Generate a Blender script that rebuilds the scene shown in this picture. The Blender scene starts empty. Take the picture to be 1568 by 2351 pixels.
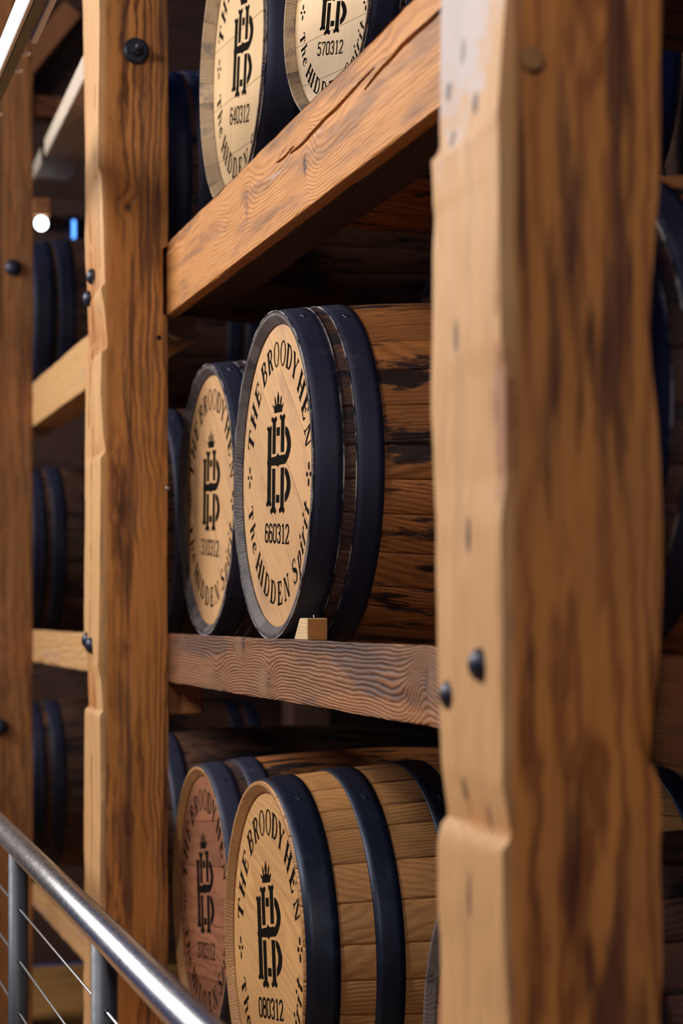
import bpy, bmesh, math, random
from mathutils import Vector, Matrix, noise
random.seed(7)
scene = bpy.context.scene
col = scene.collection
PI = math.pi

# ------------------------------------------------------------------ camera, world, lights
CAM_Z = 1.5
cd = bpy.data.cameras.new('camera'); cam = bpy.data.objects.new('camera', cd); col.objects.link(cam)
cam.location = (0, 0, CAM_Z)
cam.rotation_euler = (PI/2, 0, -math.radians(15.942))
cd.sensor_fit = 'HORIZONTAL'; cd.sensor_width = 24.0; cd.lens = 4600*24/1568
cd.shift_y = 234.5/1568
cd.clip_start = 0.05
cd.dof.use_dof = True; cd.dof.focus_distance = 3.62; cd.dof.aperture_fstop = 3.4
scene.camera = cam

world = bpy.data.worlds.new('World'); scene.world = world; world.use_nodes = True
wb = world.node_tree.nodes['Background']
wb.inputs[0].default_value = (0.009, 0.027, 0.10, 1); wb.inputs[1].default_value = 1.0

def area(name, loc, target, sx, sy, power, color):
    l = bpy.data.lights.new(name, 'AREA'); l.shape = 'RECTANGLE'; l.size = sx; l.size_y = sy
    l.energy = power; l.color = color
    o = bpy.data.objects.new(name, l); col.objects.link(o); o.location = loc
    o.rotation_euler = (Vector(target)-Vector(loc)).to_track_quat('-Z', 'Y').to_euler()
    return o
area('gallery_window', (-2.3, 6.0, 3.5), (0.9, 5.0, 2.0), 2.6, 1.2, 225, (1.0, 0.94, 0.87))
area('aisle_lamp', (-1.3, 2.9, 3.3), (0.8, 2.6, 1.6), 0.5, 0.5, 58, (1.0, 0.92, 0.80))
area('entrance_lamp', (-0.7, -1.0, 3.4), (0.8, 2.6, 1.7), 0.5, 0.5, 52, (1.0, 0.88, 0.72))
area('rear_blue_fill', (3.3, 1.6, 2.2), (1.5, 4.6, 1.8), 1.4, 1.6, 8, (0.10, 0.30, 1.0))  # added blue fill, no real source; tints the rack interior navy

vs = scene.view_settings
vs.view_transform = 'Standard'; vs.look = 'None'; vs.gamma = 1.0; vs.use_curve_mapping = False
vs.exposure = 0.0
scene.cycles.use_denoising = True
scene.cycles.max_bounces = 5; scene.cycles.diffuse_bounces = 2; scene.cycles.glossy_bounces = 2
scene.cycles.use_adaptive_sampling = True; scene.cycles.adaptive_threshold = .06

# ------------------------------------------------------------------ node helpers
class T:
    def __init__(s, name):
        s.mat = bpy.data.materials.new(name); s.mat.use_nodes = True
        s.t = s.mat.node_tree; s.b = s.t.nodes['Principled BSDF']
    def n(s, typ): return s.t.nodes.new(typ)
    def link(s, a, b):
        if isinstance(a, (int, float)): b.default_value = a
        elif isinstance(a, tuple): b.default_value = a
        else: s.t.links.new(a, b)
    def m(s, op, a, b=0.0, c=None, clamp=False):
        q = s.n('ShaderNodeMath'); q.operation = op; q.use_clamp = clamp
        s.link(a, q.inputs[0]); s.link(b, q.inputs[1])
        if c is not None: s.link(c, q.inputs[2])
        return q.outputs[0]
    def comb(s, x, y, z):
        q = s.n('ShaderNodeCombineXYZ'); s.link(x, q.inputs[0]); s.link(y, q.inputs[1]); s.link(z, q.inputs[2]); return q.outputs[0]
    def noise(s, vec, scale=1.0, detail=2.0, rough=.5):
        q = s.n('ShaderNodeTexNoise'); s.link(vec, q.inputs['Vector']); q.inputs['Scale'].default_value = scale
        q.inputs['Detail'].default_value = detail; q.inputs['Roughness'].default_value = rough; return q.outputs[0]
    def mix(s, f, a, b, mode='MIX'):
        q = s.n('ShaderNodeMix'); q.data_type = 'RGBA'; q.blend_type = mode
        s.link(f, q.inputs[0]); s.link(a, q.inputs[6]); s.link(b, q.inputs[7]); return q.outputs[2]
    def step(s, v, lo, hi):
        q = s.n('ShaderNodeMapRange'); q.interpolation_type = 'SMOOTHSTEP'
        s.link(v, q.inputs[0]); q.inputs[1].default_value = lo; q.inputs[2].default_value = hi; return q.outputs[0]
    def bump(s, h, strength, dist):
        q = s.n('ShaderNodeBump'); q.inputs['Strength'].default_value = strength; q.inputs['Distance'].default_value = dist
        s.link(h, q.inputs['Height']); s.link(q.outputs[0], s.b.inputs['Normal'])

def rgb(r, g, b):
    f = lambda v: (v/255/12.92) if v/255 <= .04045 else ((v/255+.055)/1.055)**2.4
    return (f(r), f(g), f(b), 1.0)

ALB = .62
def wood(name, light, dark, along='Z', pith=(0.05, 0.3), freq=90, tilt=0.03, warp=0.02, ringmix=.6, ringpow=2.0,
         knots=(), blobs=(), stain=None, stain_face=None, lit_pale_face=None, stain2=None, stain_amt=.5, stain_scale=(1.2, 14), stain_thr=(.5, .68), rough=.62, bump=.35, ends=None,
         fiber=.35, rnd=False, wob=1.6, hue_rnd=0.0, bumpdist=.003):
    """ring-grain timber. coords (l, a, b): l runs along the grain"""
    t = T(name)
    tc = t.n('ShaderNodeTexCoord'); sp = t.n('ShaderNodeSeparateXYZ'); t.link(tc.outputs['Object'], sp.inputs[0])
    X, Y, Z = sp.outputs
    l, a, b = {'X': (X, Y, Z), 'Y': (Y, X, Z), 'Z': (Z, X, Y)}[along]
    rv = None
    if rnd:
        oi = t.n('ShaderNodeObjectInfo'); rv = oi.outputs['Random']
        lo = t.m('MULTIPLY_ADD', rv, 37.0, l); ao = t.m('MULTIPLY_ADD', rv, 11.0, a)
    else: lo, ao = l, a
    n1 = t.noise(t.comb(t.m('MULTIPLY', lo, 1.1), t.m('MULTIPLY', ao, 5.0), t.m('MULTIPLY', b, 5.0)), 1.0, 2.5)
    n1c = t.m('SUBTRACT', n1, .5)
    ra = t.m('ADD', t.m('MULTIPLY_ADD', l, tilt, t.m('SUBTRACT', a, pith[0])), t.m('MULTIPLY', n1c, warp*2))
    rb = t.m('SUBTRACT', b, pith[1])
    if rnd:
        ra = t.m('MULTIPLY_ADD', t.m('SUBTRACT', rv, .5), .3, ra)
    r = t.m('SQRT', t.m('ADD', t.m('MULTIPLY', ra, ra), t.m('MULTIPLY', rb, rb)))
    ph = t.m('MULTIPLY_ADD', n1c, warp*freq*.8, t.m('MULTIPLY', r, freq))
    n3 = t.noise(t.comb(t.m('MULTIPLY', lo, 9.0), t.m('MULTIPLY', ao, 34.0), t.m('MULTIPLY', b, 34.0)), 1.0, 2.0)
    ph = t.m('MULTIPLY_ADD', t.m('SUBTRACT', n3, .5), wob, ph)
    core = None
    for (kl, ka, kb, sl, sa, amp, dk) in knots:
        dl = t.m('DIVIDE', t.m('SUBTRACT', l, kl), sl); da = t.m('DIVIDE', t.m('SUBTRACT', a, ka), sa); db = t.m('DIVIDE', t.m('SUBTRACT', b, kb), sa)
        d2 = t.m('ADD', t.m('ADD', t.m('MULTIPLY', dl, dl), t.m('MULTIPLY', da, da)), t.m('MULTIPLY', db, db))
        g = t.m('POWER', 2.718, t.m('MULTIPLY', d2, -.35))
        ph = t.m('MULTIPLY_ADD', g, amp, ph)
        if dk > 0:
            c = t.m('MULTIPLY', t.m('POWER', 2.718, t.m('MULTIPLY', d2, -2.2)), dk)
            core = c if core is None else t.m('MAXIMUM', core, c)
    ring = t.m('POWER', t.m('MULTIPLY_ADD', t.m('SINE', t.m('MULTIPLY', ph, 2*PI)), .5, .5), ringpow)
    fb = t.noise(t.comb(t.m('MULTIPLY', lo, 7.0), t.m('MULTIPLY', ao, 190.0), t.m('MULTIPLY', b, 190.0)), 1.0, 3.0, .6)
    big = t.noise(t.comb(t.m('MULTIPLY', lo, 1.6), t.m('MULTIPLY', ao, 8.0), t.m('MULTIPLY', b, 8.0)), 1.0, 3.0)
    c = t.mix(t.m('MULTIPLY', ring, t.m('MULTIPLY_ADD', big, 1.1, .0), clamp=True) if ringmix >= 1 else t.m('MULTIPLY', ring, t.m('MULTIPLY', t.step(big, .28, .68), ringmix*1.35)), light, dark)
    c = t.mix(t.m('MULTIPLY', t.step(fb, .45, .8), fiber), c, dark)
    if stain is not None:
        sn = t.noise(t.comb(t.m('MULTIPLY', lo, stain_scale[0]), t.m('MULTIPLY', ao, stain_scale[1]), t.m('MULTIPLY', b, stain_scale[1])), 1.0, 4.0, .55)
        sf = t.m('MULTIPLY', t.step(sn, *stain_thr), stain_amt)
        if stain_face: sf = t.m('MULTIPLY', sf, t.m('MULTIPLY_ADD', t.step(a, *stain_face), .9, .1))
        c = t.mix(sf, c, stain)
    if stain2:
        s2 = t.noise(t.comb(t.m('MULTIPLY', lo, stain2[2][0]), t.m('MULTIPLY', ao, stain2[2][1]), t.m('MULTIPLY_ADD', b, stain2[2][1], 4.7)), 1.0, 4.0, .6)
        c = t.mix(t.m('MULTIPLY', t.step(s2, *stain2[3]), stain2[1]), c, stain2[0])
    if lit_pale_face:
        pf = t.m('MULTIPLY', t.m('SUBTRACT', 1.0, t.step(t.m('MULTIPLY_ADD', n1c, .02, a), lit_pale_face[0], lit_pale_face[1])), lit_pale_face[3])  # pale wood plus painted light on the side facing the aisle
        c = t.mix(pf, c, lit_pale_face[2])
    if core is not None: c = t.mix(core, c, rgb(48, 30, 24))
    for (kl, ka, kb, sl, sa, sb, colr, amt) in blobs:
        dl = t.m('DIVIDE', t.m('SUBTRACT', l, kl), sl); da = t.m('DIVIDE', t.m('SUBTRACT', a, ka), sa); db = t.m('DIVIDE', t.m('SUBTRACT', b, kb), sb)
        d = t.m('SQRT', t.m('ADD', t.m('ADD', t.m('MULTIPLY', dl, dl), t.m('MULTIPLY', da, da)), t.m('MULTIPLY', db, db)))
        d = t.m('MULTIPLY_ADD', t.m('SUBTRACT', t.noise(tc.outputs['Object'], 45.0, 3.0), .5), .8, d)
        c = t.mix(t.m('MULTIPLY', t.m('SUBTRACT', 1.0, t.step(d, .65, 1.1)), amt), c, colr)
    if ends:
        en = t.m('MULTIPLY_ADD', t.m('SUBTRACT', t.noise(t.comb(t.m('MULTIPLY', lo, 12.0), t.m('MULTIPLY', ao, 90.0), t.m('MULTIPLY', b, 30.0)), 1.0, 3.0), .5), .10, l)
        c = t.mix(t.m('MULTIPLY', t.m('SUBTRACT', 1.0, t.step(en, ends[0]-.03, ends[0]+.01)), ends[1]), c, ends[2])
    val = t.m('MULTIPLY_ADD', big, .5*ALB, .75*ALB)
    if rnd and hue_rnd: val = t.m('MULTIPLY', val, t.m('MULTIPLY_ADD', rv, hue_rnd, 1-hue_rnd*.5))
    hv = t.n('ShaderNodeHueSaturation'); t.link(val, hv.inputs['Value']); t.link(c, hv.inputs['Color']); c = hv.outputs[0]
    t.link(c, t.b.inputs['Base Color'])
    t.b.inputs['Roughness'].default_value = rough; t.b.inputs['Specular IOR Level'].default_value = .3
    t.bump(t.m('ADD', t.m('MULTIPLY', ring, -.55), t.m('MULTIPLY', fb, -.7)), bump, bumpdist)
    return t.mat

def metal(name, base, metallic=.4, rough=.5, wear=None, wear_amt=.4, scale=30, bump=.15):
    t = T(name); tc = t.n('ShaderNodeTexCoord')
    n = t.noise(tc.outputs['Object'], scale, 5.0, .65); n2 = t.noise(tc.outputs['Object'], scale*.22, 3.0)
    c = t.mix(t.m('MULTIPLY', n2, .6), base, tuple(v*.55 for v in base[:3])+(1,))
    if wear: c = t.mix(t.m('MULTIPLY', t.step(t.m('MULTIPLY', t.m('ADD', n, n2), .5), .54, .68), wear_amt), c, wear)
    t.link(c, t.b.inputs['Base Color']); t.b.inputs['Metallic'].default_value = metallic
    t.link(t.m('MULTIPLY_ADD', n, .25, rough-.12), t.b.inputs['Roughness'])
    t.bump(n, bump, .002)
    return t.mat

def flat(name, c, rough=.7, em=None, strength=0):
    t = T(name); tc = t.n('ShaderNodeTexCoord'); n = t.noise(tc.outputs['Object'], 60, 3)
    t.link(t.mix(t.m('MULTIPLY', n, .35), c, tuple(v*.7 for v in c[:3])+(1,)), t.b.inputs['Base Color'])
    t.b.inputs['Roughness'].default_value = rough
    if em: t.b.inputs['Emission Color'].default_value = em; t.b.inputs['Emission Strength'].default_value = strength
    return t.mat

# ------------------------------------------------------------------ object helpers
def link(name, me, parent=None, mats=(), smooth=False, loc=None):
    for m in mats: me.materials.append(m)
    if smooth:
        for p in me.polygons: p.use_smooth = True
    o = bpy.data.objects.new(name, me); col.objects.link(o)
    if parent: o.parent = parent
    if loc: o.location = loc
    return o
def mesh(name, verts, faces):
    me = bpy.data.meshes.new(name); me.from_pydata([tuple(v) for v in verts], [], faces); me.update(); return me
def bm_mesh(name, bm):
    bmesh.ops.recalc_face_normals(bm, faces=bm.faces)
    me = bpy.data.meshes.new(name); bm.to_mesh(me); bm.free(); return me
def tag(o, label, cat, group=None):
    o['label'] = label; o['category'] = cat
    if group: o['group'] = group
    return o
def struct(o, label=None):
    o['kind'] = 'structure'
    if label: o['label'] = label
    return o
def empty(name, loc, rot=(0, 0, 0)):
    o = bpy.data.objects.new(name, None); col.objects.link(o); o.location = loc; o.rotation_euler = rot
    o.empty_display_size = .1; return o
def box_bm(x0, y0, z0, x1, y1, z1, bevel=.003):
    bm = bmesh.new(); bmesh.ops.create_cube(bm, size=1)
    for v in bm.verts: v.co = Vector(((x0+x1)/2+v.co.x*(x1-x0), (y0+y1)/2+v.co.y*(y1-y0), (z0+z1)/2+v.co.z*(z1-z0)))
    if bevel: bmesh.ops.bevel(bm, geom=bm.edges[:], offset=bevel, segments=1, affect='EDGES')
    return bm
def box(name, a, b, mat, parent=None, bevel=.003):
    return link(name, bm_mesh(name, box_bm(*a, *b, bevel)), parent, (mat,))
def lathe(name, prof, seg, axis='X', closed=False):
    """prof list of (axial, radius)"""
    vs, fs = [], []
    n = len(prof)
    for i in range(seg):
        an = 2*PI*i/seg
        for (x, r) in prof:
            p = (x, r*math.cos(an), r*math.sin(an))
            vs.append(p if axis == 'X' else (p[1], p[2], p[0]) if axis == 'Z' else (p[2], p[0], p[1]))
    m = n if closed else n-1
    for i in range(seg):
        j = (i+1) % seg
        for k in range(m):
            k2 = (k+1) % n
            fs.append((i*n+k, j*n+k, j*n+k2, i*n+k2))
    me = mesh(name, vs, fs)
    bm = bmesh.new(); bm.from_mesh(me); bmesh.ops.remove_doubles(bm, verts=bm.verts, dist=1e-6)
    bmesh.ops.recalc_face_normals(bm, faces=bm.faces); bm.to_mesh(me); bm.free(); return me
def tube(name, p0, p1, r, mat, parent=None, seg=24, r1=None):
    p0, p1 = Vector(p0), Vector(p1); L = (p1-p0).length
    me = lathe(name, [(0, 0), (0, r), (L, r1 or r), (L, 0)], seg, 'Z')
    o = link(name, me, parent, (mat,)); o.location = p0
    o.rotation_euler = (p1-p0).to_track_quat('Z', 'Y').to_euler()
    for p in me.polygons: p.use_smooth = len(p.vertices) == 4
    return o
def interp(tab, z):
    if z >= tab[0][0]: return tab[0][1]
    for (z0, v0), (z1, v1) in zip(tab, tab[1:]):
        if z >= z1: return v1+(v0-v1)*(z-z1)/max(1e-6, z0-z1)
    return tab[-1][1]
def fbm(v, o=3):
    return noise.fractal(v, 0.9, 2.1, o)

def timber(name, axis, l0, l1, rows, corners, nside, mat, parent=None, amp=.002, edge=.004, seed=0, extra=None, loc=None):
    """solid sawn timber: 'corners' (l) -> 4 corner points (p, q) of the section; every side is a grid with hewn relief"""
    vs, fs = [], []
    sides = nside if isinstance(nside, (list, tuple)) else [nside]*4
    per = sum(sides)
    for i in range(rows+1):
        l = l0+(l1-l0)*i/rows
        c = corners(l); cx = sum(p[0] for p in c)/4; cy = sum(p[1] for p in c)/4
        for s in range(4):
            a, b = c[s], c[(s+1) % 4]
            ex, ey = b[0]-a[0], b[1]-a[1]; L = math.hypot(ex, ey); nx, ny = ey/L, -ex/L
            if nx*((a[0]+b[0])/2-cx)+ny*((a[1]+b[1])/2-cy) < 0: nx, ny = -nx, -ny
            for k in range(sides[s]):
                f = k/sides[s]; p = a[0]+ex*f; q = a[1]+ey*f
                de = min(f, 1-f)*L
                d = amp*fbm(Vector((l*3.0+seed, p*22+seed, q*22))) + amp*.5*noise.noise(Vector((l*16, p*70, q*70+seed)))
                if de < edge*2.5:
                    e = 1-de/(edge*2.5)
                    d -= edge*e*e*(.4+.9*max(0, noise.noise(Vector((l*5+seed*3, s*7.3, seed)))) + .35*max(0, fbm(Vector((l*17, s*3.1+seed, 2)))))
                if extra: d += extra(l, p, q, s)
                if k == 0:      # corner: pull towards the centre
                    dx, dy = p-cx, q-cy; D = math.hypot(dx, dy); p += dx/D*d; q += dy/D*d
                else: p += nx*d; q += ny*d
                vs.append((p, q, l) if axis == 'Z' else (p, l, q))
    for i in range(rows):
        for k in range(per):
            k2 = (k+1) % per
            fs.append((i*per+k, i*per+k2, (i+1)*per+k2, (i+1)*per+k))
    fs.append(tuple(range(per))); fs.append(tuple(range(rows*per, rows*per+per)))
    me = mesh(name, vs, fs); bm = bmesh.new(); bm.from_mesh(me); bmesh.ops.recalc_face_normals(bm, faces=bm.faces); bm.to_mesh(me); bm.free()
    o = link(name, me, parent, (mat,), smooth=True, loc=loc); me.set_sharp_from_angle(angle=math.radians(38)); return o

# ------------------------------------------------------------------ materials
PALE = rgb(236, 196, 146)
M = {}
M['post_near'] = wood('post_near_wood', rgb(232, 156, 80), rgb(150, 86, 46), 'Z', pith=(0.83, 2.05), freq=90, tilt=.02, warp=.035, ringmix=.65,
    stain=rgb(84, 46, 40), stain_amt=.85, stain_face=(.728, .745), lit_pale_face=(.725, .74, rgb(244, 200, 146), .6), stain2=(rgb(196, 132, 78), .6, (3.0, 18), (.48, .72)), stain_scale=(3.0, 34), stain_thr=(.50, .64), rough=.6, bump=.45, fiber=.4,  # aisle side: bleached wood, lightened further to brighten the lit face
    knots=[(1.715, .72, 1.95, .05, .02, 1.5, .3), (1.03, .72, 2.0, .03, .012, 1, .6)],
    blobs=[(2.30, .715, 2.06, .30, .05, .16, rgb(222, 214, 222), .85), (1.70, .722, 1.935, .09, .02, .018, rgb(150, 84, 62), .6),
           (2.075, .72, 2.09, .012, .02, .010, rgb(70, 60, 66), .9), (2.04, .72, 2.00, .014, .02, .010, rgb(64, 56, 62), .9), (2.11, .72, 2.05, .015, .02, .007, rgb(110, 96, 96), .8),
           (2.02, .72, 2.07, .010, .02, .008, rgb(90, 78, 84), .8),
           (1.80, .72, 2.05, .020, .02, .008, rgb(110, 78, 62), .8), (1.585, .72, 2.02, .02, .02, .007, rgb(84, 66, 62), .9),
           (1.31, .72, 2.05, .015, .02, .007, rgb(90, 62, 48), .8), (1.285, .73, 1.98, .018, .02, .008, rgb(90, 62, 48), .8), (1.2, .72, 2.02, .03, .02, .008, rgb(96, 74, 66), .8)])
M['post_mid'] = wood('post_mid_wood', rgb(220, 148, 78), rgb(112, 64, 36), 'Z', pith=(0.80, 4.72), freq=95, tilt=.012, warp=.035, ringmix=.75,
    stain=rgb(84, 50, 40), stain_amt=.75, stain_face=(.748, .765), lit_pale_face=(.745, .76, rgb(244, 204, 150), .5), stain2=(rgb(176, 118, 70), .55, (2.6, 20), (.5, .72)), stain_scale=(2.0, 34), stain_thr=(.50, .66), rough=.6, bump=.25,  # aisle side lightened so the colour carries part of the light
    knots=[(2.45, .804, 4.63, .016, .014, .9, .9), (1.42, .80, 4.63, .024, .018, 1.2, .5), (1.90, .87, 4.63, .04, .015, 1.0, .3)],
    blobs=[(2.147, .878, 4.63, .007, .006, .01, rgb(25, 18, 18), 1.0), (2.77, .826, 4.63, .05, .012, .02, rgb(110, 58, 34), .6)])
M['post_far'] = wood('post_far_wood', rgb(176, 116, 66), rgb(108, 66, 42), 'Z', pith=(0.8, 7.3), freq=60, warp=.03, ringmix=.5,
    stain=rgb(84, 46, 36), stain_amt=.7, stain_scale=(1.0, 18), rough=.7)
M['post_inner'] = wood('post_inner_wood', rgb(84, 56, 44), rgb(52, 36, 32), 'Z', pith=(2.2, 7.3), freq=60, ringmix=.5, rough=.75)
M['beam_up'] = wood('beam_upper_wood', rgb(228, 158, 88), rgb(150, 90, 46), 'Y', pith=(1.02, 2.37), freq=190, tilt=.012, warp=.022, ringmix=.46, ringpow=1.6,
    stain=rgb(120, 84, 66), stain_amt=.65, stain_scale=(2.4, 22), stain_thr=(.5, .7), stain2=(rgb(222, 204, 196), .6, (4.0, 40), (.62, .74)), rough=.58, bump=.4, fiber=.4,
    knots=[(3.847, .9, 2.325, .05, .030, 4.5, .35), (3.384, .9, 2.285, .035, .04, 4.0, .3), (4.117, .9, 2.316, .06, .025, 4.0, .1), (3.076, .9, 2.336, .09, .022, 3.5, .0), (3.36, .9, 2.33, .07, .02, 3.5, .0), (2.75, .9, 2.35, .15, .03, 3.0, .0)],
    blobs=[(3.384, .9, 2.285, .010, .02, .020, rgb(70, 40, 30), .8), (3.83, .9, 2.30, .016, .02, .035, rgb(140, 90, 62), .6)])
M['beam_low'] = wood('beam_lower_wood', rgb(164, 112, 76), rgb(74, 48, 42), 'Y', pith=(0.93, 1.31), freq=165, tilt=.008, warp=.014, ringmix=.8, ringpow=1.7,
    stain=rgb(72, 60, 66), stain_amt=.6, stain_scale=(2.4, 16), stain_thr=(.5, .68), rough=.55, bump=.8, fiber=.35,
    knots=[(2.723, .9, 1.402, .035, .028, -4, .25), (3.651, .9, 1.372, .03, .022, 5, .45), (3.858, .9, 1.444, .03, .02, 4, .5), (4.107, .9, 1.369, .06, .025, 5, .2), (3.116, .9, 1.366, .16, .03, 3.0, .0), (2.85, .9, 1.345, .07, .03, 4, .0)],
    blobs=[(4.28, .9, 1.435, .36, .1, .030, rgb(78, 62, 62), .6), (3.35, .9, 1.452, .40, .1, .020, rgb(70, 58, 62), .6), (2.95, .9, 1.350, .36, .1, .026, rgb(204, 132, 68), .45), (2.71, .9, 1.402, .005, .02, .028, rgb(60, 42, 40), .8), (3.855, .9, 1.440, .008, .02, .014, rgb(50, 36, 32), .8)])
M['beam_far'] = wood('beam_far_wood', rgb(232, 184, 126), rgb(170, 116, 70), 'Y', pith=(.96, 1.3), freq=80, warp=.02, ringmix=.5, stain=rgb(196, 160, 140), stain_amt=.5, rough=.6)
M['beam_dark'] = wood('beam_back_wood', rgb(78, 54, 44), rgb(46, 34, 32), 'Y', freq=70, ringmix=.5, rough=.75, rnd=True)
M['joist'] = wood('joist_wood', rgb(182, 118, 74), rgb(104, 62, 40), 'X', freq=70, ringmix=.5, rough=.7, rnd=True)
M['brace'] = wood('brace_wood', rgb(236, 222, 206), rgb(176, 146, 116), 'Z', freq=70, ringmix=.5, rough=.6)
M['plank'] = wood('floor_plank_wood', rgb(196, 144, 84), rgb(136, 90, 50), 'X', pith=(.1, -.3), freq=60, warp=.03, ringmix=.5, rough=.5, rnd=True, hue_rnd=.25)
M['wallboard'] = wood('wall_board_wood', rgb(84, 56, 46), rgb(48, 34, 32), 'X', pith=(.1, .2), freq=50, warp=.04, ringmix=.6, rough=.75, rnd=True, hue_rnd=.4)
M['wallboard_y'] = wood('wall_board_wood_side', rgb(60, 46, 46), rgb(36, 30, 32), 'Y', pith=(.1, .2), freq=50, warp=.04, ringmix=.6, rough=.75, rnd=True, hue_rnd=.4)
M['wedge_side'] = wood('wedge_wood', rgb(240, 206, 160), rgb(206, 160, 108), 'Y', pith=(.9, 1.3), freq=240, ringmix=.5, bump=.2)
M['wedge_end'] = metal('wedge_end_grain', rgb(176, 116, 56), 0.0, .85, rgb(72, 42, 26), .8, 260, .5)

M['stave_old'] = wood('stave_aged_oak', rgb(192, 122, 68), rgb(112, 64, 36), 'X', pith=(.02, .2), freq=170, tilt=.04, warp=.02, ringmix=.4, ringpow=1.5,
    stain=rgb(26, 23, 32), stain_amt=.94, stain_scale=(6.5, 24), stain_thr=(.52, .61), rough=.55, bump=.5, fiber=.45, rnd=True, hue_rnd=.5, ends=(.105, .85, rgb(50, 46, 56)))
M['stave_shade'] = wood('stave_shaded_oak', rgb(98, 66, 50), rgb(58, 40, 36), 'X', pith=(.02, .2), freq=170, tilt=.04, warp=.02, ringmix=.4, stain=rgb(26, 23, 32), stain_amt=.9, stain_scale=(5.5, 22), stain_thr=(.5, .62), rough=.6, bump=.4, fiber=.4, rnd=True, hue_rnd=.5)  # darker copy of the aged staves; shade deep in the rack painted in
M['stave_new'] = wood('stave_fresh_oak', rgb(206, 150, 94), rgb(140, 90, 52), 'X', pith=(.02, .2), freq=200, tilt=.04, warp=.02, ringmix=.35, ringpow=1.5,
    rough=.5, bump=.4, fiber=.45, rnd=True, hue_rnd=.3)
M['rim_old'] = wood('stave_end_grey', rgb(104, 96, 96), rgb(54, 50, 60), 'X', freq=160, ringmix=.5, stain=rgb(44, 44, 58), stain_amt=.8, stain_scale=(18, 18), rough=.6, rnd=True, hue_rnd=.6)
M['rim_pale'] = wood('stave_end_pale', rgb(214, 184, 146), rgb(150, 120, 96), 'X', freq=160, ringmix=.4, stain=rgb(96, 92, 104), stain_amt=.75, stain_scale=(14, 16), rough=.6, rnd=True, hue_rnd=.4)
M['rim_new'] = wood('stave_end_oak', rgb(190, 142, 92), rgb(132, 90, 56), 'X', freq=160, ringmix=.4, rough=.6, rnd=True, hue_rnd=.3)
M['head_old'] = wood('head_aged_oak', rgb(228, 180, 128), rgb(192, 142, 96), 'Y', pith=(-.2, .1), freq=45, warp=.05, ringmix=.18, stain=rgb(160, 120, 104), stain_amt=.5, stain_scale=(5, 9), stain_thr=(.5, .72), rough=.5, bump=.12, fiber=.15, rnd=True, hue_rnd=.12)
M['head_pale'] = wood('head_pale_oak', rgb(240, 202, 150), rgb(214, 170, 118), 'Z', pith=(-.2, .1), freq=45, warp=.05, ringmix=.16, rough=.5, bump=.08, fiber=.12, rnd=True, hue_rnd=.08)
M['head_new'] = wood('head_fresh_oak', rgb(224, 174, 116), rgb(170, 118, 72), 'Y', pith=(-.2, .1), freq=190, warp=.02, ringmix=.35, rough=.5, bump=.2, fiber=.35, rnd=True, hue_rnd=.25)
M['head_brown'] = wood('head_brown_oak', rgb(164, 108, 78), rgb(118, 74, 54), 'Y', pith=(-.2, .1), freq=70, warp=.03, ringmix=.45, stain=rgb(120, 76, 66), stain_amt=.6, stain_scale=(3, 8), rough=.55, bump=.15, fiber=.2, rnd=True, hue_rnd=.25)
M['hoop_old'] = metal('hoop_weathered_steel', rgb(32, 36, 62), .3, .6, rgb(84, 80, 88), .4, 26)
M['hoop_new'] = metal('hoop_dark_steel', rgb(26, 36, 58), .5, .42, rgb(48, 78, 104), .4, 18)
M['bare'] = metal('bare_steel', rgb(170, 172, 178), .9, .35, None, 0, 60)
M['bolt'] = metal('bolt_black_steel', rgb(46, 50, 66), .6, .42, rgb(90, 96, 116), .3, 50)
M['stainless'] = metal('stainless_tube', rgb(225, 225, 228), 1.0, .30, None, 0, 90, .05)
M['railpost'] = metal('rail_post_grey_paint', rgb(62, 68, 82), .3, .5, None, 0, 60, .1)
M['cable'] = metal('cable_steel', rgb(190, 198, 206), .9, .35, None, 0, 200, .2)
M['channel_web'] = metal('channel_olive_paint', rgb(128, 128, 116), .2, .55, None, 0, 30)
M['channel_edge'] = flat('channel_white_paint', rgb(238, 238, 242), .4)
M['ink'] = flat('stencil_black_ink', rgb(12, 9, 7), .95); M['ink'].node_tree.nodes['Principled BSDF'].inputs['Specular IOR Level'].default_value = .05
M['dowel'] = wood('dowel_wood', rgb(190, 140, 92), rgb(130, 92, 62), 'X', freq=200, ringmix=.4)
M['glow_white'] = flat('lamp_glass_lit', rgb(240, 245, 255), .3, (0.85, 0.93, 1, 1), 9.0)
M['glow_blue'] = flat('lamp_blue_lit', rgb(60, 130, 230), .3, (0.10, 0.32, 0.9, 1), 2.5)

# ------------------------------------------------------------------ setting: floor, end wall
floor = empty('floor', (0, 0, 0)); struct(floor, 'tan plank floor of the warehouse')
pw = .19; pm = []
for k in range(3): pm.append(bm_mesh('floor_plank', box_bm(-2.8, -pw/2+.002, -.03, 3.6, pw/2-.002, 0, .002)))
for me in pm: me.materials.append(M['plank'])
for i in range(54):
    o = bpy.data.objects.new('floor_plank', pm[i % 3]); col.objects.link(o); o.parent = floor; o.location = (0, -1.6+i*pw, 0)
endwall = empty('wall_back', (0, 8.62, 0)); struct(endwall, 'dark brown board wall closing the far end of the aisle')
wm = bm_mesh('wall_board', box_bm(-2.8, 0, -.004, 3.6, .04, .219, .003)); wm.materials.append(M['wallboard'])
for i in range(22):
    o = bpy.data.objects.new('wall_board', wm); col.objects.link(o); o.parent = endwall; o.location = (0, (i*7 % 3)*.004, i*.22)

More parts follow.
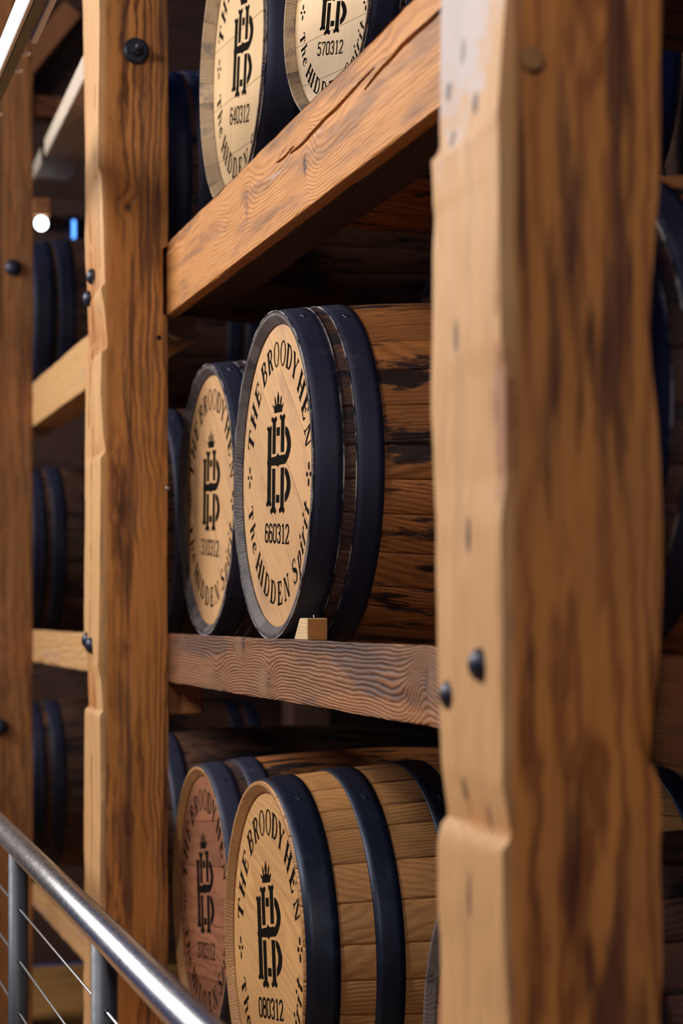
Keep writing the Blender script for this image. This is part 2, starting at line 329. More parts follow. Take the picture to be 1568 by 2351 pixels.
rearwall = empty('wall_right', (3.45, 0, 0)); struct(rearwall, 'dark board wall behind the barrel rack')
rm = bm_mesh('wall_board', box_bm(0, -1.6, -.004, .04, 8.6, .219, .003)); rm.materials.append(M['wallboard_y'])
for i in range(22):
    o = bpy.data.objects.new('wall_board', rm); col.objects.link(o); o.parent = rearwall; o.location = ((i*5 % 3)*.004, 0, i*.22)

# ------------------------------------------------------------------ posts
P1_C3 = [(2.188, .7226), (2.09, .7215), (2.017, .7205), (2.008, .7113), (1.958, .7123), (1.944, .7143), (1.846, .7123), (1.749, .7113), (1.675, .7133), (1.554, .7154), (1.466, .7164), (1.383, .7195), (1.329, .7226), (1.275, .7308), (1.267, .7236), (1.246, .719), (1.188, .7174), (1.139, .7205), (1.041, .7195)]
P1_C0 = [(2.128, .7228), (2.083, .719), (2.012, .7143), (1.994, .7162), (1.86, .7171), (1.781, .7185), (1.75, .7235), (1.705, .7245), (1.638, .7240), (1.611, .7205), (1.593, .719), (1.46, .72), (1.326, .72), (1.304, .7238), (1.268, .7304), (1.263, .72), (1.237, .72), (1.148, .7219), (1.081, .7266)]
P1_C1 = [(2.143, .9005), (2.006, .9), (1.938, .8985), (1.887, .8945), (1.851, .8896), (1.8, .8876), (1.755, .8901), (1.71, .8945), (1.664, .8985), (1.596, .9), (1.482, .9), (1.436, .8985), (1.391, .8925), (1.345, .8886), (1.338, .8945), (1.322, .9), (1.276, .9), (1.185, .9), (1.07, .9)]
P2_C3 = [(3.018, .7453), (2.857, .7485), (2.588, .7507), (2.372, .7517), (2.329, .755), (2.222, .7582), (2.157, .7604), (2.141, .7528), (1.834, .7485), (1.425, .7474), (1.392, .7582), (1.274, .7593), (1.265, .7485), (.487, .7453)]
P2_C0 = [(2.927, .7375), (2.724, .7354), (2.542, .7334), (2.522, .7416), (2.361, .7477), (2.27, .7507), (2.259, .7405), (2.219, .7477), (2.128, .7568), (2.118, .7538), (2.109, .7416), (2.016, .7395), (1.915, .7456), (1.875, .7528), (1.868, .7395), (1.713, .7395), (1.46, .7354), (1.379, .7334), (1.348, .7405), (1.271, .7446), (1.265, .7375), (1.105, .7395), (.548, .7375)]

def bolt_head(name, parent, loc, r, nrm='-X', washer=0.0, hexnut=False):
    """domed bolt (or hex nut on a washer) lying on a face whose outward normal is -X or -Y"""
    if hexnut:
        bm = bmesh.new()
        q = bmesh.ops.create_cone(bm, cap_ends=True, segments=6, radius1=r, radius2=r*.92, depth=.022)
        for v in bm.verts: v.co.z += .011
        me = bm_mesh(name, bm)
    else:
        prof = [(0, 0), (0, r)] + [(r*.75*math.sin(a), r*math.cos(a)) for a in [i*PI/2/6 for i in range(1, 6)]] + [(r*.75, 0)]
        me = lathe(name, prof, 20, 'Z')
    o = link(name, me, parent, (M['bolt'],), smooth=not hexnut, loc=loc)
    o.rotation_euler = (0, -PI/2, 0) if nrm == '-X' else (PI/2, 0, 0)
    if washer:
        w = link('washer', lathe('washer', [(0, 0), (0, washer), (.005, washer-.002), (.008, washer*.8), (.008, 0)], 28, 'Z'), o, (M['bolt'],))
        w.location = (0, 0, -.004)
        s = link('threaded_end', lathe('threaded_end', [(0, r*.55), (.018, r*.55), (.024, r*.4), (.024, 0)], 16, 'Z'), o, (M['bolt'],)); s.location = (0, 0, .02)
    return o

def post(label, yn, yf, xa, c0, c1, c3, mat, seed, ztop=4.3, amp=.002, extra=None, na=24):
    root = empty('timber_post', (0, 0, 0)); tag(root, label, 'post', 'timber posts of the barrel rack')
    def cor(z):
        return [(interp(c0, z) if c0 else xa, yn), (interp(c1, z) if c1 else .9, yn), (.9, yf), (interp(c3, z) if c3 else xa, yf)]
    timber('shaft', 'Z', 0, ztop, 540, cor, [14, 10, 6, na], mat, root, amp=amp, edge=.004, seed=seed, extra=extra)
    return root
# (side order: near face, back, far, aisle)
near_post = post('thick rough-hewn timber post nearest the camera, blurred, with pale aisle face', 1.924, 2.128, .72, P1_C0, P1_C1, P1_C3, M['post_near'], 3.1, amp=.003)
bolt_head('bolt', near_post, (.722, 2.088, 1.411), .017)
bolt_head('bolt', near_post, (.7195, 1.985, 1.447), .018)
pl = link('dowel_plug', lathe('dowel_plug', [(0, 0), (0, .013), (.006, .0125), (.007, .009), (.005, 0)], 24, 'Z'), near_post, (M['dowel'],), smooth=True, loc=(.7523, 1.925, 2.0687)); pl.rotation_euler = (PI/2, 0, 0)

def notch(z): return .9 if not (2.20 < z < 2.365) else .889
P2_C1 = [(z/200, notch(z/200)) for z in range(860, 0, -1)]
def mid_split(z, x, y, sd):
    if sd != 3: return 0
    d = 0
    for (z0, z1, yc, w) in ((.3, 1.95, 4.80, .012), (2.2, 2.75, 4.70, .006), (1.95, 2.5, 4.85, .007)):
        if z0 < z < z1:
            t = (z-z0)/(z1-z0); c = yc+.012*noise.noise(Vector((z*3, yc, 0)))
            r = (y-c)/(w*(.3+.8*math.sin(PI*t)))
            if abs(r) < 2: d -= .018*math.exp(-r**4)
    return d
mid_post = post('knotty brown timber post behind the steel handrail with a big washer bolt near its top', 4.63, 4.937, .7475, P2_C0, P2_C1, P2_C3, M['post_mid'], 9.7, amp=.003, extra=mid_split, na=70)
bolt_head('washer_bolt', mid_post, (.8234, 4.622, 2.814), .016, '-Y', washer=.031, hexnut=True)
bolt_head('bolt', mid_post, (.748, 4.80, 2.312), .020); bolt_head('bolt', mid_post, (.754, 4.895, 2.274), .020)
bolt_head('bolt', mid_post, (.746, 4.862, 1.436), .020); bolt_head('bolt', mid_post, (.741, 4.772, 1.425), .020)
nl = bolt_head('nail_head', mid_post, (.897, 4.626, 1.795), .006, '-Y'); nl.data.materials.clear(); nl.data.materials.append(M['bare']); nl['label'] = 'bright nail head'

far_post = post('dark blurred timber post at the left edge with black bolts', 7.14, 7.40, .745, None, None, None, M['post_far'], 15.3, 4.6)
bolt_head('bolt', far_post, (.8303, 7.138, 2.726), .030, '-Y'); bolt_head('bolt', far_post, (.7845, 7.138, 1.10), .030, '-Y')

# ------------------------------------------------------------------ beams
def seg_d(px, py, path):
    best = 9
    for (a, b), (c, d) in zip(path, path[1:]):
        vx, vy = c-a, d-b; t = max(0, min(1, ((px-a)*vx+(py-b)*vy)/(vx*vx+vy*vy)))
        best = min(best, math.hypot(px-a-vx*t, py-b-vy*t))
    return best
CR = [([(2.55, 2.343), (2.6284, 2.3428), (2.7213, 2.3411), (2.8159, 2.3408), (2.9168, 2.3349), (3.0194, 2.3244)], .0026),
      ([(2.9648, 2.3447), (3.0448, 2.3425), (3.1397, 2.3368), (3.2174, 2.3345), (3.2986, 2.3321), (3.4089, 2.3257), (3.4863, 2.3267)], .0022),
      ([(3.4601, 2.334), (3.5262, 2.3322), (3.5878, 2.3322)], .0016)]
def crack(l, p, q, s):
    if s != 3 or l < 2.5 or l > 3.65: return 0
    jit = .0022*noise.noise(Vector((l*14, 0, 3)))
    d = 0
    for path, w in CR:
        if path[0][0]-.02 < l < path[-1][0]+.02:
            t = (l-path[0][0])/(path[-1][0]-path[0][0]); ww = w*(.35+.9*math.sqrt(max(0, math.sin(PI*min(1, max(0, t))))))
            r = seg_d(l, q+jit, path)/ww
            if r < 2: d -= .025*math.exp(-r**4)
    return d
def beam(label, y0, y1, z0, z1, mat, seed, rows=300, nf=24, x0=.9, x1=1.0, extra=None, amp=.0015, edge=.004, z0b=None, z1b=None, drop=.02):
    z0b = z0 if z0b is None else z0b; z1b = z1 if z1b is None else z1b
    def cor(y):
        t = (y-y0)/(y1-y0); a = z0+(z0b-z0)*t; b = z1+(z1b-z1)*t
        return [(x0, b), (x1, b-drop), (x1, a), (x0, a)]
    o = timber('rack_beam', 'Y', y0, y1, rows, cor, [10, 6, 8, nf], mat, None, amp=amp, edge=edge, seed=seed, extra=extra)
    tag(o, label, 'beam', 'horizontal beams of the barrel rack'); return o
beam('golden rack beam with a long split, rising steeply to the near post', 1.0, 4.77, 2.214, 2.415, M['beam_up'], 21, rows=1000, nf=180, extra=crack, edge=.004, x1=.93, z0b=2.202, z1b=2.372, drop=0)
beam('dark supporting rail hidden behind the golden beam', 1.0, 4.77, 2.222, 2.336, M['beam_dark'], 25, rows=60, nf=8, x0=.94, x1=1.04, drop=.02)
beam('grey-brown rack beam with swirling grain under the barrel numbered 660312', 1.0, 4.77, 1.340, 1.456, M['beam_low'], 33, rows=700, nf=40, edge=.004)
beam('low rack beam carrying the bottom row of barrels behind the handrail', 1.0, 4.77, .445, .553, M['beam_far'], 41, rows=200)
beam('pale sloping beam between the two left posts, above the middle row', 4.79, 7.6, 2.166, 2.322, M['beam_far'], 52, rows=200)
beam('short pale level beam between the two left posts', 4.79, 7.6, 1.331, 1.446, M['beam_far'], 57, rows=200)
beam('lowest pale beam between the two left posts, behind the cables', 4.79, 7.6, .465, .545, M['beam_far'], 63, rows=200)
for zt, nm in ((2.354, 'top'), (1.456, 'middle'), (.553, 'bottom')):
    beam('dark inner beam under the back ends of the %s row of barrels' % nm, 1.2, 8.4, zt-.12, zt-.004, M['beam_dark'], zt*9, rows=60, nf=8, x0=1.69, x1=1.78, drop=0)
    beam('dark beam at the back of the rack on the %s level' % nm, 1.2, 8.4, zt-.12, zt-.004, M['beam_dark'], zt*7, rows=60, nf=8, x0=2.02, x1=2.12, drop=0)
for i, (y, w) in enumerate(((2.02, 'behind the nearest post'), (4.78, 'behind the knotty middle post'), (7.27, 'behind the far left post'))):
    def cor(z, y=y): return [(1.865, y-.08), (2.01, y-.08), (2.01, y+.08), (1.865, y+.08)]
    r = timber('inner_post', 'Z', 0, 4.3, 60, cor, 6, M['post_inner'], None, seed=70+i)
    tag(r, 'dark inner rack post standing ' + w, 'post', 'inner posts of the barrel rack')
blk = box('support_block', (.903, 4.662, 1.262), (.990, 4.84, 1.342), M['joist'], None, .004); tag(blk, 'small reddish block under the grey-brown beam beside the middle post', 'block')
cb = box('cross_joist', (.905, 7.20, 3.285), (1.86, 7.29, 3.36), M['joist'], None, .004); tag(cb, 'blurred orange cross joist high beside the far left post', 'joist')

# ------------------------------------------------------------------ stencil lettering
def arcpts(cx, cy, rx, ry, a0, a1, n=14):
    return [(cx+rx*math.cos(math.radians(a0+(a1-a0)*i/n)), cy+ry*math.sin(math.radians(a0+(a1-a0)*i/n))) for i in range(n+1)]
def ring_strip(outer, inner):
    return [[outer[i], outer[i+1], inner[i+1], inner[i]] for i in range(len(outer)-1)]
def R_(x0, y0, x1, y1): return [(x0, y0), (x1, y0), (x1, y1), (x0, y1)]
def stroke(pts, w0, w1=None, ws=None):
    n = len(pts); out = []; L, Rr = [], []
    for i, (x, y) in enumerate(pts):
        a = pts[max(0, i-1)]; b = pts[min(n-1, i+1)]; dx, dy = b[0]-a[0], b[1]-a[1]; D = math.hypot(dx, dy) or 1
        w = (ws[i] if ws else w0+((w1 if w1 is not None else w0)-w0)*i/(n-1))/2
        L.append((x-dy/D*w, y+dx/D*w)); Rr.append((x+dy/D*w, y-dx/D*w))
    return ring_strip(L, Rr)
TH, HR, SE = .235, .085, .075
def serif(x, y, half=.17, up=True):
    s = 1 if up else -1
    return [[(x-half, y), (x+half, y), (x+half*.85, y+s*SE), (x+.1, y+s*SE*1.4), (x-.1, y+s*SE*1.4), (x-half*.85, y+s*SE)]]
def stem(x, w=TH, y0=0, y1=1): return [R_(x-w/2, y0, x+w/2, y1)]
def bowl(x, y0, y1, rx, t=.17):
    cy, ry = (y0+y1)/2, (y1-y0)/2
    return ring_strip(arcpts(x, cy, rx, ry, -90, 90), arcpts(x, cy, rx-t, ry-HR, -90, 90))
G = {}
G['T'] = (stem(0)+serif(0, 0)+[R_(-.38, 1-HR, .38, 1), [(-.38, 1), (-.42, .70), (-.35, .73), (-.26, 1-HR)], [(.38, 1), (.42, .70), (.35, .73), (.26, 1-HR)]], .9)
G['H'] = (stem(-.27)+stem(.27)+[R_(-.27, .47, .27, .47+HR)]+serif(-.27, 0)+serif(.27, 0)+serif(-.27, 1, up=False)+serif(.27, 1, up=False), 1.0)
G['E'] = (stem(-.2)+[R_(-.38, 0, .30, HR), R_(-.38, 1-HR, .28, 1), R_(-.2, .47, .12, .47+HR), [(.30, 0), (.36, .32), (.30, .30), (.2, HR)], [(.28, 1), (.33, .70), (.27, .72), (.18, 1-HR)], R_(.09, .36, .14, .66)], .85)
G['B'] = (stem(-.22)+[R_(-.4, 0, .05, HR), R_(-.4, 1-HR, .02, 1), R_(-.2, .48, .03, .48+HR)]+bowl(.02, .48, 1, .30)+bowl(.05, 0, .55, .33), .9)
G['R'] = (stem(-.22)+serif(-.22, 0)+[R_(-.4, 1-HR, .02, 1), R_(-.2, .45, .03, .45+HR)]+bowl(.02, .45, 1, .31)+[[(-.02, .48), (.14, .50), (.42, HR*.6), (.44, 0), (.22, 0)]], .95)
G['O'] = (ring_strip(arcpts(0, .5, .43, .52, 0, 360, 32), arcpts(0, .5, .29, .46, 0, 360, 32)), 1.0)
G['D'] = (stem(-.26)+[R_(-.44, 0, -.02, HR), R_(-.44, 1-HR, -.02, 1)]+bowl(-.04, 0, 1, .46), 1.0)
G['Y'] = ([[(-.42, 1), (-.18, 1), (.10, .48), (.10, .42), (-.10, .42)], [(.30, 1), (.36, 1), (.09, .42), (.02, .44)]]+stem(0, TH, 0, .48)+serif(0, 0)+serif(-.3, 1, .16, False)+serif(.32, 1, .12, False), .95)
G['N'] = ([R_(-.33, 0, -.27, 1), R_(.27, 0, .33, 1), [(-.38, 1), (-.18, 1), (.33, 0), (.17, 0)]]+serif(-.3, 0, .14)+serif(.3, 1, .14, False)+[R_(-.45, 1-SE, -.2, 1)], 1.0)
G['I'] = (stem(0)+serif(0, 0)+serif(0, 1, up=False), .45)
G['S'] = (stroke([(.26, .80), (.20, .95), (.02, 1.0), (-.16, .93), (-.22, .77), (-.12, .62), (.06, .50), (.20, .36), (.22, .18), (.10, .03), (-.08, 0), (-.24, .07), (-.30, .24)], 0, ws=[.03, .06, .07, .11, .15, .19, .21, .19, .15, .11, .07, .06, .03])+[R_(.23, .70, .28, 1.0), R_(-.32, 0, -.27, .30)], .75)
def shear(polys, k): return [[(x+(y-.4)*k, y) for x, y in p] for p in polys]
G['h'] = (shear([R_(-.22, 0, -.05, 1.0), [(-.30, .95), (-.05, 1.0), (-.05, .9), (-.26, .88)]]+stroke([(-.08, .40), (.02, .58), (.14, .62), (.21, .52), (.20, .2), (.24, .06), (.34, .08)], 0, ws=[.06, .08, .10, .15, .16, .12, .05]), .12), .72)
G['e'] = (shear(stroke([(-.18, .30), (.16, .36), (.20, .52), (.06, .62), (-.12, .52), (-.20, .28), (-.12, .08), (.06, .02), (.24, .16)], 0, ws=[.05, .06, .08, .08, .14, .18, .13, .08, .04]), .12), .6)
G['p'] = (shear([R_(-.20, -.32, -.06, .62), R_(-.30, -.34, .04, -.28), [(-.30, .56), (-.06, .64), (-.06, .52)]]+stroke([(-.08, .48), (.04, .62), (.18, .55), (.22, .30), (.12, .08), (-.02, .0), (-.1, .08)], 0, ws=[.05, .08, .13, .16, .12, .07, .05]), .28), .62)
G['i'] = (shear([R_(-.08, .08, .08, .62), [(-.18, .52), (-.08, .62), (.06, .62), (-.08, .50)], [(-.08, .10), (.02, 0), (.16, .10), (.12, .14), (.06, .1)]]+[arcpts(.03, .86, .09, .10, 0, 330, 10)], .28), .38)
G['r'] = (shear([R_(-.16, 0, 0, .62), [(-.26, .52), (-.14, .62), (-.02, .62), (-.14, .50)]]+stroke([(-.06, .38), (.04, .56), (.14, .63), (.24, .56)], 0, ws=[.05, .08, .11, .14]), .28), .5)
G['t'] = (shear([R_(-.07, .08, .09, .88), R_(-.20, .56, .24, .63), [(-.07, .12), (.04, 0), (.20, .10), (.16, .15), (.08, .11)]], .28), .45)
def rr(x0, y0, x1, y1, r, a=0):
    return arcpts(x1-r, y1-r, r, r, 0, 90, 5)+arcpts(x0+r, y1-r, r, r, 90, 180, 5)+arcpts(x0+r, y0+r, r, r, 180, 270, 5)+arcpts(x1-r, y0+r, r, r, 270, 360, 5)
DW = .13
D = {}
lo = rr(-.21, .06, .21, .94, .19)
D['0'] = stroke(lo+lo[:2], DW)
D['1'] = [R_(-.03, 0, .10, 1), R_(-.14, 0, .22, .08), [(-.03, 1), (.04, 1), (.04, .86), (-.16, .82), (-.16, .88)]]
D['2'] = stroke([(-.21, .74), (-.21, .80), (-.14, .91), (0, .94), (.14, .91), (.21, .78), (.20, .64), (.08, .42), (-.12, .2), (-.19, .05)], DW)+[R_(-.25, 0, .26, .10), R_(.20, .08, .27, .2)]
D['3'] = stroke([(-.21, .76), (-.19, .88), (-.06, .94), (.08, .94), (.20, .84), (.20, .64), (.12, .54), (-.02, .51)], DW)+stroke([(-.02, .51), (.13, .49), (.21, .38), (.21, .18), (.12, .07), (0, .05), (-.15, .09), (-.21, .24)], DW)
D['4'] = [R_(.06, 0, .18, 1), R_(-.28, .24, .28, .33), [(.06, 1), (.16, 1), (-.17, .33), (-.28, .33)], R_(-.02, 0, .26, .07)]
D['5'] = [R_(-.2, .89, .22, 1), R_(-.22, .5, -.11, 1)]+stroke([(-.17, .52), (-.06, .60), (.08, .60), (.20, .50), (.21, .20), (.12, .08), (0, .05), (-.15, .09), (-.21, .24)], DW)
l6 = rr(-.21, .06, .21, .56, .17)
D['6'] = stroke(l6+l6[:2], DW)+stroke([(.20, .76), (.17, .88), (.06, .94), (-.07, .94), (-.19, .84), (-.21, .70), (-.21, .28)], DW)
D['7'] = [R_(-.25, .89, .25, 1), R_(-.26, .76, -.19, 1), [(.25, .92), (.14, .92), (-.06, .3), (-.07, 0), (.06, 0), (.07, .3)]]
l8a = rr(-.19, .52, .19, .94, .16); D['8'] = stroke(l8a+l8a[:2], DW)+stroke(l6+l6[:2], DW)
RH = .28        # radius the layout is drawn for
def to_head(p, s=1.0): return (0, -p[0]*RH*s, p[1]*RH*s)
def polys_mesh(name, polys, s=1.0):
    vs, fs = [], []
    for p in polys:
        b = len(vs); vs += [to_head(q, s) for q in p]; fs.append(tuple(range(b, b+len(p))))
    me = mesh(name, vs, fs); bm = bmesh.new(); bm.from_mesh(me)
    for f in bm.faces:
        f.normal_update()
        if f.normal.x > 0: f.normal_flip()
    bmesh.ops.triangulate(bm, faces=bm.faces[:]); bm.to_mesh(me); bm.free(); me.materials.append(M['ink']); return me
words = {}; marks = {-1: [], 1: []}
def put_top(wd, ch, deg, r0=.735, h=.165):
    for p in G[ch][0]:
        out = []
        for x, y in p:
            r = r0+h*y; a = math.radians(deg)-x*h/(r0+h*.5); out.append((r*math.cos(a), r*math.sin(a)))
        words.setdefault(wd, []).append(out)
def put_bot(wd, ch, deg, r1=.868, h=.16):
    for p in G[ch][0]:
        out = []
        for x, y in p:
            r = r1-h*y; a = math.radians(deg)+x*h/(r1-h*.5); out.append((r*math.cos(a), r*math.sin(a)))
        words.setdefault(wd, []).append(out)
for wd, ch, d in zip((0, 0, 0, 1, 1, 1, 1, 1, 1, 2, 2, 2), 'THEBROODYHEN', (162, 148.5, 135.5, 120, 107.5, 95, 82.5, 70.5, 59, 44, 31, 17.5)): put_top(wd, ch, d)
for wd, ch, d in zip((3, 4, 4, 4, 4, 4, 4, 5), 'THIDDENS', (199, 231, 240, 250.5, 264, 277.5, 291, 308)): put_bot(wd, ch, d, h=.13 if d == 199 else .16)
for wd, ch, d in zip((3, 3, 5, 5, 5, 5, 5), 'hepirit', (208.5, 217.5, 318, 325, 331, 337.5, 344)): put_bot(wd, ch, d, r1=.862, h=.158)
for sx in (-1, 1):
    for dx, dy, rx, ry in ((0, .052, .018, .028), (0, -.052, .018, .028), (-.042, 0, .022, .016), (.042, 0, .022, .016)):
        marks[sx].append(arcpts(.805*sx+dx, dy, rx, ry, 0, 330, 11))
logo = []
def bone(x0, x1, sx0, sx1, y0, y1):   # knobbed stem end, y0 = tip
    mx = (x0+x1)/2; h = y1-y0
    return [(sx0, y1), (x0+(sx0-x0)*.3, y0+h*.72), (x0, y0+h*.45), (x0+(mx-x0)*.35, y0), (mx-4, y0+h*.32), (mx+4, y0+h*.32), (x1-(x1-mx)*.35, y0), (x1, y0+h*.45), (x1-(x1-sx1)*.3, y0+h*.72), (sx1, y1)]
raw = [
 [(224, 365), (222, 310), (202, 265), (203, 228), (222, 268), (236, 262), (226, 160), (230, 115), (248, 190), (250, 245), (268, 240), (262, 150), (278, 45), (294, 150), (288, 240), (305, 245), (308, 190), (325, 110), (330, 165), (320, 262), (335, 265), (355, 225), (352, 270), (338, 315), (338, 362)],
 R_(132, 600, 185, 1710), bone(117, 190, 132, 185, 542, 625), bone(115, 194, 132, 185, 1768, 1680), [(132, 1040), (124, 1090), (132, 1150)],
 R_(203, 480, 248, 972), bone(180, 266, 203, 248, 412, 505), R_(325, 470, 372, 955), bone(304, 384, 325, 372, 393, 488), R_(262, 582, 307, 708),
 [(185, 1025), (262, 1008), (272, 990), (284, 965), (296, 990), (306, 1003), (390, 996), (390, 1132), (306, 1142), (296, 1155), (287, 1178), (276, 1155), (262, 1146), (185, 1146)],
 R_(203, 1192, 248, 1800), bone(178, 268, 203, 248, 1878, 1770), R_(328, 1185, 375, 1800), bone(306, 390, 328, 375, 1862, 1765), R_(262, 1585, 312, 1702)]
logo += raw
uo = [(386, 580), (412, 600), (436, 650), (455, 730), (467, 810), (468, 880), (458, 960), (440, 1030), (415, 1090), (390, 1130)]
ui = [(386, 700), (394, 720), (402, 750), (410, 790), (415, 830), (416, 860), (412, 905), (407, 940), (399, 970), (390, 997)]
logo += ring_strip(uo, ui)
ko = [(388, 1185), (414, 1205), (438, 1255), (457, 1330), (469, 1410), (470, 1470), (460, 1550), (442, 1615), (418, 1665), (390, 1700)]
ki = [(388, 1280), (396, 1302), (404, 1330), (412, 1372), (417, 1410), (418, 1440), (414, 1490), (408, 1525), (399, 1560), (390, 1590)]
logo += ring_strip(ko, ki)
logo = [[((x-284)/535.5, (1306-y)/2220.) for x, y in p] for p in logo]
def number_polys(txt):
    out = []; n = len(txt)
    for i, ch in enumerate(txt):
        cx = (i-(n-1)/2)*.112-.005
        for p in D[ch]: out.append([(cx+x*.18, -.452+y*.135) for x, y in p])
    return out

# ------------------------------------------------------------------ barrels
L0, RC, RB, TK = .90, .303, .337, .024
def prof_R(x, k=1.0, L=L0):
    u = (x-L/2)/(L/2); return RC+(RB-RC)*(1-u*u)
def stave_mesh(width_deg, name, bx=.012, br=.020):
    half = math.radians(width_deg)/2-.0009
    xs = [0, .02, .05, .09, .14, .20, .28, .37, .45, .53, .62, .70, .76, .81, .85, .88, .90]
    outer = [(x, prof_R(x)) for x in xs]
    loop = outer+[(L0, RC-.006), (L0-bx, RC-br), (L0-.055, RC-br-.0005)]+[(L0/2, RB-TK-.004)]+[(.055, RC-br-.0005), (bx, RC-br), (0, RC-.006)]
    rim_from = len(outer)-1
    n = len(loop); fr = [-1, -.86, 0, .86, 1]; vs, fs, mi = [], [], []
    for f in fr:
        a = half*f
        for k, (x, r) in enumerate(loop):
            rr_ = r-(.0016 if abs(f) == 1 and k < len(outer) else 0)
            vs.append((x, rr_*math.sin(a), rr_*math.cos(a)))
    for i in range(len(fr)-1):
        for k in range(n):
            k2 = (k+1) % n
            fs.append((i*n+k, i*n+k2, (i+1)*n+k2, (i+1)*n+k)); mi.append(0 if k < rim_from else 1)
    fs.append(tuple(range(n))); mi.append(0); fs.append(tuple((len(fr)-1)*n+k for k in range(n))[::-1]); mi.append(0)
    me = mesh(name, vs, fs); me.materials.append(None); me.materials.append(None)
    for p, m in zip(me.polygons, mi): p.material_index = m; p.use_smooth = (m == 0 and len(p.vertices) == 4)
    bm = bmesh.new(); bm.from_mesh(me); bmesh.ops.recalc_face_normals(bm, faces=bm.faces); bm.to_mesh(me); bm.free()
    return me
WID = (8.5, 10.5, 12.5, 14.5)
SEQ = []
_r = random.Random(4)
while sum(SEQ) < 340: SEQ.append(_r.choice(WID))
while sum(SEQ) > 352: SEQ.pop()
_k = 360/sum(SEQ); WID2 = {w: w*_k for w in WID}
stave_cache, hoop_cache, head_cache = {}, {}, {}
def get_stave(w, kind):
    if (w, kind['name']) not in stave_cache:
        me = stave_mesh(WID2[w], 'stave', kind.get('bx', .012), kind.get('br', .020)); me.materials[0] = kind['stave']; me.materials[1] = kind['rim']; stave_cache[(w, kind['name'])] = me
    return stave_cache[(w, kind['name'])]
def get_hoop(x0, x1, mat):
    key = (x0, x1, mat.name)
    if key not in hoop_cache:
        n = 5; a = [(x0+(x1-x0)*i/(n-1), prof_R(x0+(x1-x0)*i/(n-1))+.0008) for i in range(n)]
        b = [(x, r+.0030) for x, r in a]
        b[0] = (a[0][0]+.0006, b[0][1]-.0006); b[-1] = (a[-1][0]-.0006, b[-1][1]-.0006)
        me = lathe('hoop', [(x, r) for x, r in b]+a[::-1], 96, 'X', closed=True); me.materials.append(mat)
        for p in me.polygons: p.use_smooth = True
        hoop_cache[key] = me
    return hoop_cache[key]
def get_heads(kind):
    key = kind['name']; HEADR = RC-kind.get('br', .020)-.0002; HEADX = kind.get('bx', .012)+.003
    if key in head_cache: return head_cache[key]
    cuts = [-HEADR]+list(kind['cuts'])+[HEADR]; out = []
    for c0, c1 in zip(cuts, cuts[1:]):
        g = .0007; a, b = c0+g, c1-g; pts = []
        def hx(z): return math.sqrt(max(0, HEADR**2-z*z))
        n = 12
        right = [(hx(a+(b-a)*i/n), a+(b-a)*i/n) for i in range(n+1)]; left = [(-x, z) for x, z in right[::-1]]
        pts = right+left
        cl = []
        for p in pts:
            if not cl or math.hypot(p[0]-cl[-1][0], p[1]-cl[-1][1]) > 1e-5: cl.append(p)
        bm = bmesh.new(); vf = [bm.verts.new((HEADX, y, z)) for y, z in cl]; f = bm.faces.new(vf)
        r = bmesh.ops.extrude_face_region(bm, geom=[f]); 
        for v in [e for e in r['geom'] if isinstance(e, bmesh.types.BMVert)]: v.co.x += .02
        me = bm_mesh('head_board', bm); me.materials.append(kind['head']); out.append(me)
    head_cache[key] = out; return out
KIND = {}
def kind(name, **k): k['name'] = name; KIND[name] = k
H2 = [(.001, .054), (.076, .126)]
kind('aged', stave=M['stave_old'], rim=M['rim_old'], head=M['head_old'], hoop=M['hoop_old'], hoops=H2, cuts=(-.19, -.07, .06, .17), tilt=38)
kind('pale', stave=M['stave_old'], rim=M['rim_pale'], head=M['head_pale'], hoop=M['hoop_old'], hoops=[(.006, .085), (.10, .16)], bx=.024, br=.023, cuts=(-.18, -.06, .07, .18), tilt=4)
kind('fresh', stave=M['stave_new'], rim=M['rim_new'], head=M['head_new'], hoop=M['hoop_new'], hoops=[(.004, .062), (.122, .172), (.255, .305)], cuts=(-.185, -.085, .035, .125, .2), tilt=12)
kind('shaded', stave=M['stave_shade'], rim=M['rim_old'], head=M['head_brown'], hoop=M['hoop_old'], hoops=H2, cuts=(-.17, -.05, .08, .18), tilt=-6)
kind('shaded_rim', stave=M['stave_shade'], rim=M['rim_pale'], head=M['head_brown'], hoop=M['hoop_old'], hoops=[(.006, .085), (.10, .16)], bx=.024, br=.023, cuts=(-.17, -.05, .08, .18), tilt=-6)
kind('brown', stave=M['stave_old'], rim=M['rim_new'], head=M['head_brown'], hoop=M['hoop_old'], hoops=H2, cuts=(-.17, -.05, .08, .18), tilt=-6)
LETS = [('stencil_word', polys_mesh('stencil_word', words[i])) for i in range(6)]+[('crown_mark', polys_mesh('crown_mark', logo[:1])),
        ('monogram', polys_mesh('monogram', logo[1:])), ('side_mark', polys_mesh('side_mark', marks[-1])), ('side_mark', polys_mesh('side_mark', marks[1]))]
def add(name, me, parent, loc=(0, 0, 0), rot=(0, 0, 0)):
    o = bpy.data.objects.new(name, me); col.objects.link(o); o.parent = parent; o.location = loc; o.rotation_euler = rot; return o
def worn(name):
    t = T(name); tc = t.n('ShaderNodeTexCoord'); n = t.noise(tc.outputs['Object'], 14, 4.0, .65)
    t.link(t.mix(t.step(n, .42, .6), rgb(40, 40, 54), rgb(186, 184, 186)), t.b.inputs['Base Color']); t.b.inputs['Metallic'].default_value = .5; t.b.inputs['Roughness'].default_value = .45
    return t.mat
M['worn'] = worn('hoop_worn_edge'); edge_cache = {}
def get_edge(x):
    if x not in edge_cache:
        r = prof_R(x)+.0030; q = .0010
        me = lathe('worn_edge', [(x-q, r-q), (x-q, r+q), (x+q, r+q), (x+q, r-q)], 96, 'X', closed=True); me.materials.append(M['worn']); edge_cache[x] = me
    return edge_cache[x]
